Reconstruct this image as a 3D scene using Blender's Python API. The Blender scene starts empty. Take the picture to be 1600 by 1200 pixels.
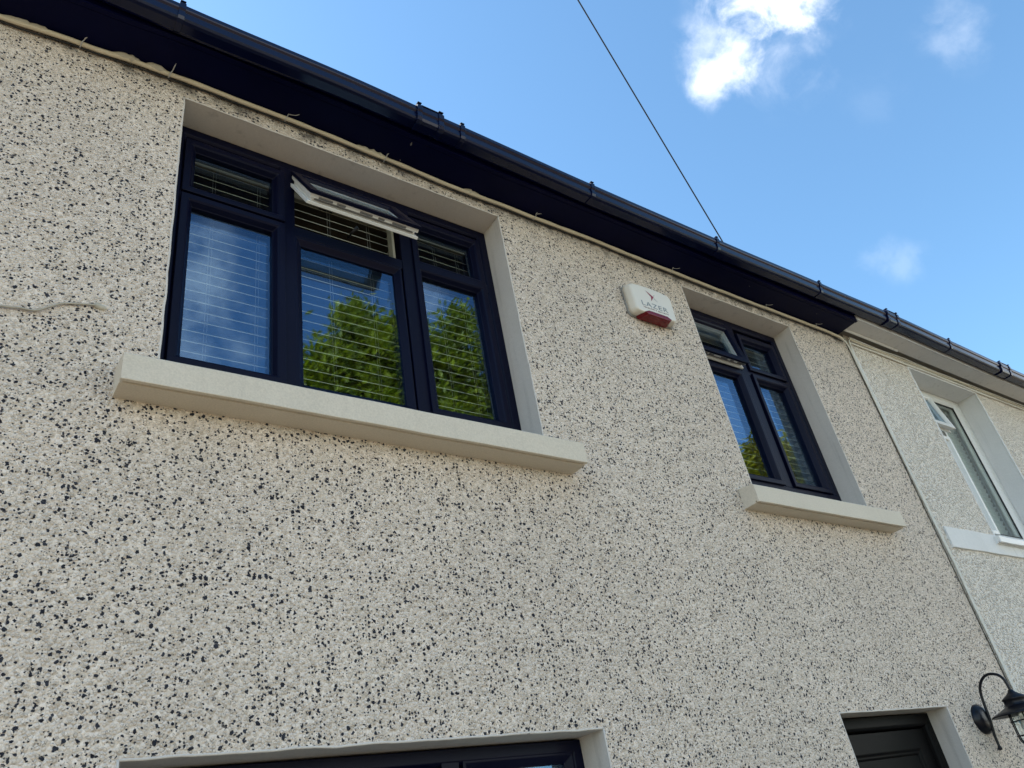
import bpy, bmesh, math, random
from mathutils import Vector, Matrix, noise
rnd = random.Random(7)
R = math.radians
sc = bpy.context.scene
COL = sc.collection

# ------------------------------------------------------------------ camera
cd = bpy.data.cameras.new('camera')
cam = bpy.data.objects.new('camera', cd)
COL.objects.link(cam)
RX = Vector((0.81255847, -0.56079945, -0.15891103))     # image right in the world
DN = Vector((0.19353291, 0.51673716, -0.83398304))      # image down
FW = Vector((0.54981246, 0.64690547, 0.52841231))       # view direction
m = Matrix((RX, -DN, -FW)).transposed().to_4x4()
m.translation = Vector((0, -2.3, 1.70))
cam.matrix_world = m
cd.sensor_width = 36
cd.lens = 1221.5 / 1600 * 36
cd.clip_start = 0.05
cd.clip_end = 3000
sc.camera = cam

# ------------------------------------------------------------------ sun, sky, exposure
SUN = Vector((-0.40, 0.60, 0.69)).normalized()
sun_el = math.asin(SUN.z)
sun_az = math.atan2(SUN.x, SUN.y)
ld = bpy.data.lights.new('sun', 'SUN')
ld.energy = 5.0
ld.angle = R(0.5)
ld.color = (1.0, 0.88, 0.70)
so = bpy.data.objects.new('sun', ld)
COL.objects.link(so)
so.rotation_euler = SUN.to_track_quat('Z', 'Y').to_euler()

sc.view_settings.view_transform = 'Standard'
sc.view_settings.look = 'None'
sc.view_settings.gamma = 1
sc.view_settings.exposure = 1.0


class NT:
    """tiny node-tree writer"""
    def __init__(s, tree):
        s.t = tree
        s.t.nodes.clear()

    def n(s, typ, ins=None, **kw):
        nd = s.t.nodes.new(typ)
        for k, v in kw.items():
            setattr(nd, k, v)
        for k, v in (ins or {}).items():
            sock = nd.inputs[k]
            if isinstance(v, bpy.types.NodeSocket):
                s.t.links.new(v, sock)
            else:
                sock.default_value = v
        return nd

    def math(s, op, a, b=0.0, c=0.0, clamp=False):
        return s.n('ShaderNodeMath', {0: a, 1: b, 2: c}, operation=op, use_clamp=clamp).outputs[0]

    def vmath(s, op, a, b=(0, 0, 0)):
        nd = s.n('ShaderNodeVectorMath', {0: a, 1: b}, operation=op)
        return nd.outputs['Value'] if op in ('LENGTH', 'DOT_PRODUCT', 'DISTANCE') else nd.outputs[0]

    def mix(s, f, a, b, mode='MIX'):
        nd = s.n('ShaderNodeMix', data_type='RGBA', blend_type=mode)
        for i, v in ((0, f), (6, a), (7, b)):
            if isinstance(v, bpy.types.NodeSocket):
                s.t.links.new(v, nd.inputs[i])
            else:
                nd.inputs[i].default_value = v
        return nd.outputs[2]

    def smooth(s, v, a, b):
        return s.n('ShaderNodeMapRange', {0: v, 1: a, 2: b, 3: 0.0, 4: 1.0}, interpolation_type='SMOOTHSTEP').outputs[0]

    def link(s, a, b):
        s.t.links.new(a, b)


def c4(c):
    return (c[0], c[1], c[2], 1.0)


world = bpy.data.worlds.new('World')
sc.world = world
world.use_nodes = True
w = NT(world.node_tree)
sky = w.n('ShaderNodeTexSky', sky_type='NISHITA', sun_disc=False, sun_elevation=sun_el, sun_rotation=sun_az,
          altitude=0, air_density=1.0, dust_density=0.3, ozone_density=1.0)
gen = w.n('ShaderNodeTexCoord').outputs['Generated']
streak = w.n('ShaderNodeMapping', {'Vector': gen, 'Rotation': (0.0, R(35), R(20)), 'Scale': (1.0, 1.0, 0.8)}).outputs[0]
nz = w.n('ShaderNodeTexNoise', {'Vector': streak, 'Scale': 18.0, 'Detail': 10.0, 'Roughness': 0.60, 'Distortion': 0.25}).outputs['Fac']
nzb = w.n('ShaderNodeTexNoise', {'Vector': gen, 'Scale': 2.6, 'Detail': 7.0, 'Roughness': 0.55}).outputs['Fac']
dens = None
# clouds: direction, radius, strength
for d, r, k in [((0.622, 0.180, 0.762), 0.085, 0.8), ((0.624, 0.235, 0.745), 0.055, 0.55), ((0.618, 0.272, 0.738), 0.042, 0.5), ((0.600, 0.250, 0.760), 0.050, 0.25),
                ((0.655, 0.200, 0.728), 0.075, 0.16), ((0.750, 0.070, 0.658), 0.050, 0.11), ((0.735, 0.17, 0.655), 0.045, 0.02),
                ((0.806, 0.268, 0.528), 0.030, 0.07), ((0.822, 0.252, 0.511), 0.030, 0.07),
                ((0.160, -0.745, 0.645), 0.115, 0.42), ((0.200, -0.80, 0.570), 0.10, 0.30), ((0.43, -0.64, 0.635), 0.05, 0.24)]:
    q = w.vmath('DISTANCE', gen, Vector(d).normalized())
    e = w.math('SUBTRACT', 1.0, w.math('DIVIDE', q, r))
    e = w.math('ADD', e, w.math('MULTIPLY', w.math('SUBTRACT', nz, 0.47), 3.2))
    e = w.math('MULTIPLY', w.math('MULTIPLY', w.smooth(e, 0.0, 1.45), w.smooth(q, r * 1.25, r * 0.35)), k)
    dens = e if dens is None else w.math('MAXIMUM', dens, e)
# unseen cloud banks low behind the camera, added to light the wall neutrally
sepw = w.n('ShaderNodeSeparateXYZ', {0: gen})
low = w.smooth(sepw.outputs['Z'], 0.50, 0.22)
back = w.smooth(sepw.outputs['Y'], 0.02, -0.25)
fill_bank = w.math('MULTIPLY', w.math('MULTIPLY', w.smooth(nzb, 0.40, 0.58), low), back)
dens = w.math('MAXIMUM', dens, w.math('MULTIPLY', fill_bank, 0.9))
dens = w.math('MINIMUM', dens, 1.0)
skyc = w.n('ShaderNodeHueSaturation', {'Saturation': 1.0, 'Value': 1.0, 'Color': sky.outputs[0]}).outputs[0]
skyc = w.mix(1.0, skyc, (0.77, 1.01, 1.05, 1), 'MULTIPLY')
full = w.mix(dens, skyc, (9.0, 8.8, 8.4, 1))
bg = w.n('ShaderNodeBackground', {'Color': full, 'Strength': 0.15})
wo = w.n('ShaderNodeOutputWorld', {'Surface': bg.outputs[0]})


# ------------------------------------------------------------------ materials
def material(name):
    mt = bpy.data.materials.new(name)
    mt.use_nodes = True
    return mt, NT(mt.node_tree)


def finish(t, bsdf):
    t.n('ShaderNodeOutputMaterial', {'Surface': bsdf})


def simple(name, col, rough=0.5, spec=0.5, var=0.08, scale=6.0, bump=0.0, bscale=80.0, coat=0.0, metallic=0.0):
    mt, t = material(name)
    co = t.n('ShaderNodeTexCoord').outputs['Object']
    n1 = t.n('ShaderNodeTexNoise', {'Vector': co, 'Scale': scale, 'Detail': 5.0, 'Roughness': 0.6}).outputs['Fac']
    k = t.math('MULTIPLY_ADD', n1, 2 * var, 1 - var)
    c = t.mix(1.0, c4(col), t.n('ShaderNodeCombineColor', {0: k, 1: k, 2: k}).outputs[0], 'MULTIPLY')
    rr = t.math('MULTIPLY_ADD', n1, 0.2, rough - 0.1, clamp=True)
    ins = {'Base Color': c, 'Roughness': rr, 'Specular IOR Level': spec, 'Coat Weight': coat, 'Coat Roughness': 0.08, 'Metallic': metallic}
    b = t.n('ShaderNodeBsdfPrincipled', ins)
    if bump:
        n2 = t.n('ShaderNodeTexNoise', {'Vector': co, 'Scale': bscale, 'Detail': 4.0}).outputs['Fac']
        bp = t.n('ShaderNodeBump', {'Height': n2, 'Distance': bump, 'Strength': 1.0})
        t.link(bp.outputs[0], b.inputs['Normal'])
    finish(t, b.outputs[0])
    return mt


def pebbledash(name):
    mt, t = material(name)
    co = t.n('ShaderNodeTexCoord').outputs['Object']
    sp = t.n('ShaderNodeSeparateXYZ', {0: co})
    # chips lie in the wall plane; the y term lets the same pattern wrap corners
    p = t.n('ShaderNodeCombineXYZ', {0: t.math('ADD', sp.outputs[0], t.math('MULTIPLY', sp.outputs[1], 0.7)), 1: sp.outputs[2], 2: 0.0}).outputs[0]
    wob = t.n('ShaderNodeTexNoise', {'Vector': p, 'Scale': 150.0, 'Detail': 2.0}).outputs['Color']
    wv = t.n('ShaderNodeVectorMath', {0: wob, 1: (0.5, 0.5, 0.5)}, operation='SUBTRACT').outputs[0]
    pw = t.n('ShaderNodeVectorMath', {0: wv, 1: (0.0075, 0.0075, 0.0), 2: p}, operation='MULTIPLY_ADD').outputs[0]
    # pale chips
    v1 = t.n('ShaderNodeTexVoronoi', {'Vector': pw, 'Scale': 105.0, 'Randomness': 1.0}, voronoi_dimensions='2D')
    r1 = t.n('ShaderNodeSeparateColor', {0: v1.outputs['Color']})
    edge = t.n('ShaderNodeTexVoronoi', {'Vector': pw, 'Scale': 105.0}, voronoi_dimensions='2D', feature='DISTANCE_TO_EDGE').outputs['Distance']
    crev = t.smooth(edge, 0.0, 0.17)
    pale = t.n('ShaderNodeValToRGB', {0: r1.outputs[0]})
    el = pale.color_ramp.elements
    el[0].position, el[0].color = 0.0, (0.58, 0.505, 0.405, 1)
    el[1].position, el[1].color = 1.0, (0.87, 0.79, 0.68, 1)
    for ps, cc in ((0.12, (0.71, 0.63, 0.52, 1)), (0.55, (0.77, 0.69, 0.585, 1)), (0.8, (0.80, 0.73, 0.635, 1))):
        k = el.new(ps)
        k.color = cc
    crk = t.n('ShaderNodeTexNoise', {'Vector': p, 'Scale': 62.0, 'Detail': 3.0}).outputs['Fac']
    gap = t.math('MULTIPLY', t.math('SUBTRACT', 1.0, crev), t.math('MULTIPLY_ADD', t.smooth(crk, 0.50, 0.66), 0.55, 0.14))
    cem = t.mix(gap, pale.outputs[0], (0.085, 0.075, 0.062, 1))
    big = t.n('ShaderNodeTexNoise', {'Vector': p, 'Scale': 1.3, 'Detail': 5.0, 'Roughness': 0.6}).outputs['Fac']
    mid = t.n('ShaderNodeTexNoise', {'Vector': p, 'Scale': 9.0, 'Detail': 4.0}).outputs['Fac']
    k = t.math('ADD', t.math('MULTIPLY_ADD', big, 0.26, 0.76), t.math('MULTIPLY_ADD', mid, 0.18, 0.0))
    cem = t.mix(1.0, cem, t.n('ShaderNodeCombineColor', {0: k, 1: t.math('MULTIPLY', k, 0.952), 2: t.math('MULTIPLY', k, 0.935)}).outputs[0], 'MULTIPLY')

    # dark chips, two sizes
    clus = t.n('ShaderNodeTexNoise', {'Vector': p, 'Scale': 14.0, 'Detail': 3.0}).outputs['Fac']

    def chips(scale, off, thr, rmin, rmax):
        wob2 = t.n('ShaderNodeTexNoise', {'Vector': p, 'Scale': scale * 1.15, 'Detail': 4.0, 'Roughness': 0.6}).outputs['Color']
        wv2 = t.n('ShaderNodeVectorMath', {0: wob2, 1: (0.5, 0.5, 0.5)}, operation='SUBTRACT').outputs[0]
        amp = 1.25 / scale
        q = t.n('ShaderNodeVectorMath', {0: wv2, 1: (amp, amp, 0.0), 2: p}, operation='MULTIPLY_ADD').outputs[0]
        q = t.n('ShaderNodeVectorMath', {0: q, 1: off}, operation='ADD').outputs[0]
        v = t.n('ShaderNodeTexVoronoi', {'Vector': q, 'Scale': scale, 'Randomness': 1.0}, voronoi_dimensions='2D')
        rr = t.n('ShaderNodeSeparateColor', {0: v.outputs['Color']})
        prob = t.math('ADD', rr.outputs[0], t.math('MULTIPLY_ADD', clus, 0.5, -0.25))
        on = t.smooth(prob, thr, thr + 0.02)
        rad = t.math('MULTIPLY_ADD', rr.outputs[1], rmax - rmin, rmin)
        dd = t.math('SUBTRACT', rad, v.outputs['Distance'])
        return t.math('MULTIPLY', on, t.smooth(dd, -0.01, 0.03)), rr.outputs[2]
    d1, q1 = chips(56.0, (3.1, 7.7, 0), 0.75, 0.16, 0.37)
    d2, q2 = chips(92.0, (11.3, 2.9, 0), 0.79, 0.18, 0.40)
    d3, q3 = chips(165.0, (5.3, 1.9, 0), 0.90, 0.15, 0.40)
    dark = t.math('MAXIMUM', t.math('MAXIMUM', d1, d2), t.math('MULTIPLY', d3, 0.85))
    dcol = t.mix(q1, (0.010, 0.011, 0.020, 1), (0.038, 0.040, 0.052, 1))
    col = t.mix(dark, cem, dcol)
    # grime under the eaves, broken up, with shadow below the cable painted in
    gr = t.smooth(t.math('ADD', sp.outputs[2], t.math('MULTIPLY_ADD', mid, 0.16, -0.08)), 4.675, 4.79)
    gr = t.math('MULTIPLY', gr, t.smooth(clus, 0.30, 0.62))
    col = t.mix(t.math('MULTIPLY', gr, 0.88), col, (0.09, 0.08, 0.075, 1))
    hgt = t.math('ADD', t.math('MULTIPLY', t.smooth(v1.outputs['Distance'], 0.75, 0.0), t.math('MULTIPLY_ADD', r1.outputs[1], 0.7, 0.3)),
                 t.math('MULTIPLY', dark, 0.35))
    lum = t.n('ShaderNodeTexNoise', {'Vector': p, 'Scale': 34.0, 'Detail': 3.0}).outputs['Fac']
    hgt = t.math('ADD', hgt, t.math('MULTIPLY', lum, 0.35))
    bp = t.n('ShaderNodeBump', {'Height': hgt, 'Distance': 0.0060, 'Strength': 1.0})
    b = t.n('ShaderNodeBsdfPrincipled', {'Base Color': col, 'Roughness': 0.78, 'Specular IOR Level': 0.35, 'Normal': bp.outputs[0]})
    finish(t, b.outputs[0])
    return mt


def roughcast(name):
    mt, t = material(name)
    co = t.n('ShaderNodeTexCoord').outputs['Object']
    sp = t.n('ShaderNodeSeparateXYZ', {0: co})
    p = t.n('ShaderNodeCombineXYZ', {0: t.math('ADD', sp.outputs[0], t.math('MULTIPLY', sp.outputs[1], 0.7)), 1: sp.outputs[2], 2: 0.0}).outputs[0]
    wob = t.n('ShaderNodeTexNoise', {'Vector': p, 'Scale': 70.0, 'Detail': 3.0}).outputs['Color']
    wv = t.n('ShaderNodeVectorMath', {0: wob, 1: (0.5, 0.5, 0.5)}, operation='SUBTRACT').outputs[0]
    pw = t.n('ShaderNodeVectorMath', {0: wv, 1: (0.012, 0.012, 0.0), 2: p}, operation='MULTIPLY_ADD').outputs[0]
    v1 = t.n('ShaderNodeTexVoronoi', {'Vector': pw, 'Scale': 62.0}, voronoi_dimensions='2D')
    r1 = t.n('ShaderNodeSeparateColor', {0: v1.outputs['Color']})
    edge = t.n('ShaderNodeTexVoronoi', {'Vector': pw, 'Scale': 62.0}, voronoi_dimensions='2D', feature='DISTANCE_TO_EDGE').outputs['Distance']
    ny = t.n('ShaderNodeTexNoise', {'Vector': p, 'Scale': 55.0, 'Detail': 4.0, 'Roughness': 0.6}).outputs['Fac']
    big = t.n('ShaderNodeTexNoise', {'Vector': p, 'Scale': 2.0, 'Detail': 5.0}).outputs['Fac']
    dirt_shade = t.math('MULTIPLY', t.smooth(edge, 0.17, 0.0), t.smooth(ny, 0.49, 0.60))  # crevice dirt, also standing in for shading between the lumps
    col = t.mix(big, (0.79, 0.71, 0.61, 1), (0.89, 0.82, 0.725, 1))
    col = t.mix(t.math('MULTIPLY', dirt_shade, 0.75), col, (0.10, 0.09, 0.08, 1))
    hgt = t.math('ADD', t.math('MULTIPLY', t.smooth(v1.outputs['Distance'], 0.7, 0.0), r1.outputs[1]), t.math('MULTIPLY', ny, 0.9))
    bp = t.n('ShaderNodeBump', {'Height': hgt, 'Distance': 0.018, 'Strength': 1.0})
    b = t.n('ShaderNodeBsdfPrincipled', {'Base Color': col, 'Roughness': 0.8, 'Specular IOR Level': 0.25, 'Normal': bp.outputs[0]})
    finish(t, b.outputs[0])
    return mt


def glass(name, f0=0.15, tint=(0.45, 0.69, 1, 1), thru=(0.93, 0.96, 0.94, 1)):
    mt, t = material(name)
    fc = t.n('ShaderNodeLayerWeight', {'Blend': 0.5}).outputs['Facing']
    f = t.math('MULTIPLY_ADD', t.math('POWER', fc, 5.0), 1 - f0, f0, clamp=True)
    co = t.n('ShaderNodeTexCoord').outputs['Object']
    wv = t.n('ShaderNodeTexNoise', {'Vector': co, 'Scale': 2.2, 'Detail': 1.0}).outputs['Fac']
    bp = t.n('ShaderNodeBump', {'Height': wv, 'Distance': 0.0007, 'Strength': 1.0})
    g = t.n('ShaderNodeBsdfGlossy', {'Color': tint, 'Roughness': 0.0, 'Normal': bp.outputs[0]})
    tr = t.n('ShaderNodeBsdfTransparent', {'Color': thru})
    mx = t.n('ShaderNodeMixShader', {0: f, 1: tr.outputs[0], 2: g.outputs[0]})
    finish(t, mx.outputs[0])
    return mt


def leaf_mat(name, dark, light):
    mt, t = material(name)
    rv = t.n('ShaderNodeNewGeometry').outputs['Random Per Island']
    co = t.n('ShaderNodeTexCoord').outputs['Object']
    nn = t.n('ShaderNodeTexNoise', {'Vector': co, 'Scale': 1.4, 'Detail': 2.0}).outputs['Fac']
    f = t.math('MULTIPLY_ADD', rv, 0.55, t.math('MULTIPLY_ADD', nn, 1.2, -0.38), clamp=True)
    c = t.mix(f, c4(dark), c4(light))
    b = t.n('ShaderNodeBsdfPrincipled', {'Base Color': c, 'Roughness': 0.45, 'Specular IOR Level': 0.4})
    tl = t.n('ShaderNodeBsdfTranslucent', {'Color': t.mix(1.0, c, (1.3, 1.35, 0.6, 1), 'MULTIPLY')})
    mx = t.n('ShaderNodeMixShader', {0: 0.38, 1: b.outputs[0], 2: tl.outputs[0]})
    finish(t, mx.outputs[0])
    return mt


def woodgrain(name, col, rough, spec=0.2):
    """foil-faced window plastic: faint grain and a soft sheen"""
    mt, t = material(name)
    co = t.n('ShaderNodeTexCoord').outputs['Object']
    st = t.n('ShaderNodeVectorMath', {0: co, 1: (60, 60, 60)}, operation='MULTIPLY').outputs[0]
    g = t.n('ShaderNodeTexNoise', {'Vector': st, 'Scale': 3.0, 'Detail': 3.0}).outputs['Fac']
    b1 = t.n('ShaderNodeTexNoise', {'Vector': co, 'Scale': 3.0, 'Detail': 4.0}).outputs['Fac']
    k = t.math('MULTIPLY_ADD', b1, 0.5, 0.75)
    c = t.mix(1.0, c4(col), t.n('ShaderNodeCombineColor', {0: k, 1: k, 2: k}).outputs[0], 'MULTIPLY')
    bp = t.n('ShaderNodeBump', {'Height': g, 'Distance': 0.0006, 'Strength': 0.5})
    b = t.n('ShaderNodeBsdfPrincipled', {'Base Color': c, 'Roughness': rough, 'Specular IOR Level': spec, 'Normal': bp.outputs[0]})
    finish(t, b.outputs[0])
    return mt


def plaster(name, col, var=0.10, grain=0.10, runs=0.18):
    mt, t = material(name)
    co = t.n('ShaderNodeTexCoord').outputs['Object']
    n1 = t.n('ShaderNodeTexNoise', {'Vector': co, 'Scale': 3.5, 'Detail': 6.0, 'Roughness': 0.62}).outputs['Fac']
    n2 = t.n('ShaderNodeTexNoise', {'Vector': co, 'Scale': 170.0, 'Detail': 3.0}).outputs['Fac']
    n3 = t.n('ShaderNodeTexNoise', {'Vector': co, 'Scale': 38.0, 'Detail': 3.0}).outputs['Fac']
    k = t.math('ADD', t.math('MULTIPLY_ADD', n1, 2 * var, 1 - var), t.math('MULTIPLY_ADD', n2, grain * 2, -grain))
    st = t.n('ShaderNodeTexNoise', {'Vector': t.n('ShaderNodeMapping', {'Vector': co, 'Scale': (22.0, 22.0, 1.6)}).outputs[0], 'Scale': 1.0, 'Detail': 4.0}).outputs['Fac']
    k = t.math('MULTIPLY', k, t.math('MULTIPLY_ADD', t.smooth(st, 0.56, 0.78), -runs, 1.0))
    c = t.mix(1.0, c4(col), t.n('ShaderNodeCombineColor', {0: k, 1: k, 2: k}).outputs[0], 'MULTIPLY')
    h = t.math('ADD', t.math('MULTIPLY', n2, 0.35), n3)
    bp = t.n('ShaderNodeBump', {'Height': h, 'Distance': 0.0022, 'Strength': 0.7})
    b = t.n('ShaderNodeBsdfPrincipled', {'Base Color': c, 'Roughness': 0.75, 'Specular IOR Level': 0.3, 'Normal': bp.outputs[0]})
    finish(t, b.outputs[0])
    return mt


M = {}
M['pebble'] = pebbledash('pebbledash')
M['rough'] = roughcast('white_roughcast')
M['reveal'] = plaster('reveal_plaster', (0.61, 0.565, 0.515))
M['sill'] = plaster('sill_paint', (0.63, 0.565, 0.465), 0.10, 0.20, 0.05)
M['nplaster'] = plaster('white_plaster', (0.72, 0.715, 0.70))
M['navy'] = woodgrain('navy_foil', (0.0020, 0.0029, 0.0155), 0.38, 0.13)
M['door'] = woodgrain('door_paint', (0.0030, 0.0030, 0.0034), 0.42, 0.07)
M['upvc'] = simple('white_upvc', (0.74, 0.735, 0.71), 0.35, var=0.05)
M['metal'] = simple('dull_metal', (0.22, 0.21, 0.20), 0.4, metallic=0.7)
def flecked(name, col):
    mt, t = material(name)
    co = t.n('ShaderNodeTexCoord').outputs['Object']
    n1 = t.n('ShaderNodeTexNoise', {'Vector': co, 'Scale': 2.5, 'Detail': 6.0, 'Roughness': 0.65}).outputs['Fac']
    n2 = t.n('ShaderNodeTexNoise', {'Vector': co, 'Scale': 45.0, 'Detail': 3.0}).outputs['Color']
    q = t.n('ShaderNodeVectorMath', {0: n2, 1: (0.035, 0.035, 0.035), 2: co}, operation='MULTIPLY_ADD').outputs[0]
    v = t.n('ShaderNodeTexVoronoi', {'Vector': q, 'Scale': 16.0})
    rr = t.n('ShaderNodeSeparateColor', {0: v.outputs['Color']})
    rad = t.math('MULTIPLY_ADD', rr.outputs[1], 0.10, 0.02)
    mk = t.math('MULTIPLY', t.smooth(t.math('ADD', rr.outputs[0], t.math('MULTIPLY_ADD', n1, 0.4, -0.2)), 0.90, 0.92), t.smooth(t.math('SUBTRACT', rad, v.outputs['Distance']), 0.0, 0.03))
    k = t.math('MULTIPLY_ADD', n1, 0.9, 0.55)
    c = t.mix(1.0, c4(col), t.n('ShaderNodeCombineColor', {0: k, 1: k, 2: k}).outputs[0], 'MULTIPLY')
    c = t.mix(mk, c, (0.20, 0.19, 0.17, 1))
    bp = t.n('ShaderNodeBump', {'Height': n1, 'Distance': 0.004, 'Strength': 0.6})
    b = t.n('ShaderNodeBsdfPrincipled', {'Base Color': c, 'Roughness': 0.45, 'Specular IOR Level': 0.06, 'Normal': bp.outputs[0]})
    finish(t, b.outputs[0])
    return mt


M['soffit'] = flecked('soffit_navy', (0.0019, 0.0028, 0.0235))
M['gutter'] = simple('gutter_plastic', (0.0022, 0.0040, 0.0270), 0.20, spec=0.32, var=0.2, scale=4.0)
M['nsoffit'] = plaster('soffit_white', (0.56, 0.55, 0.54), 0.12)
M['glass'] = glass('window_glass')
M['glassn'] = glass('plain_glass', 0.045, (0.9, 0.96, 1, 1))
M['slat'] = simple('blind_slat_shaded', (0.050, 0.044, 0.034), 0.5, var=0.05)  # pale slat darkened to hold the shade of its underside
M['slatedge_lit'] = simple('blind_slat_edge_lit', (0.60, 0.58, 0.47), 0.45, var=0.05)  # same slat, paled to hold sky light on its front edge
M['slatw'] = simple('blind_slat_white', (0.70, 0.72, 0.71), 0.5, var=0.05)
M['rail'] = simple('blind_rail', (0.34, 0.31, 0.23), 0.5, var=0.05)
M['cord'] = simple('blind_cord', (0.40, 0.38, 0.33), 0.7)
M['black'] = simple('black_plastic', (0.008, 0.008, 0.010), 0.4)
M['room'] = simple('room_paint', (0.42, 0.36, 0.25), 0.85, var=0.05)
M['floor'] = simple('room_floor', (0.10, 0.07, 0.045), 0.7)
M['cable'] = simple('cable_sheath', (0.62, 0.545, 0.41), 0.55, var=0.18, scale=14, bump=0.0015, bscale=60)
M['cablew'] = simple('cable_white', (0.68, 0.65, 0.58), 0.5, var=0.15, scale=20)
M['cableg'] = simple('cable_grey', (0.40, 0.365, 0.30), 0.6, var=0.25, scale=25)
M['mortar'] = plaster('mortar', (0.48, 0.44, 0.36), 0.2)
M['tie'] = simple('cable_tie', (0.50, 0.50, 0.50), 0.45)
M['wire'] = simple('overhead_wire', (0.018, 0.022, 0.032), 0.5)
M['box'] = simple('alarm_plastic', (0.72, 0.68, 0.60), 0.38, var=0.04)
M['boxback'] = simple('alarm_back', (0.26, 0.26, 0.25), 0.5)
M['lens'] = simple('red_lens', (0.15, 0.003, 0.008), 0.18, var=0.35, scale=45, spec=0.3)
M['inkgrey'] = simple('ink_grey', (0.20, 0.23, 0.25), 0.5)
M['inkdark'] = simple('ink_dark', (0.14, 0.07, 0.085), 0.5)
M['inkred'] = simple('ink_red', (0.27, 0.02, 0.055), 0.5)
M['lamp'] = simple('lamp_black', (0.0045, 0.005, 0.009), 0.34, spec=0.3, var=0.2, scale=30)
M['lampglass'] = glass('lamp_glass', 0.10, (1, 1, 1, 1), (0.85, 0.88, 0.86, 1))
M['bulb'] = simple('bulb_white', (0.8, 0.8, 0.78), 0.25)
M['tile'] = simple('roof_tile', (0.075, 0.068, 0.066), 0.75, var=0.3, scale=9, bump=0.004, bscale=30)
M['curtain'] = simple('white_cloth', (0.75, 0.76, 0.78), 0.85, var=0.05)
M['bark'] = simple('bark', (0.09, 0.07, 0.05), 0.9, var=0.3, bump=0.01, bscale=25)
M['leaf'] = leaf_mat('leaf_green', (0.022, 0.045, 0.010), (0.56, 0.56, 0.030))
M['leafy'] = leaf_mat('leaf_yellow', (0.030, 0.050, 0.012), (0.75, 0.56, 0.025))
M['paving'] = simple('paving', (0.30, 0.235, 0.155), 0.85, var=0.18, scale=3, bump=0.003, bscale=60)
M['pave2'] = simple('footpath_concrete', (0.24, 0.195, 0.135), 0.85, var=0.18, scale=2, bump=0.003, bscale=60)
M['asphalt'] = simple('asphalt', (0.055, 0.054, 0.052), 0.85, var=0.2, scale=5, bump=0.004, bscale=90)
M['earth'] = simple('earth', (0.13, 0.13, 0.06), 0.95, var=0.3, scale=1)


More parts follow.
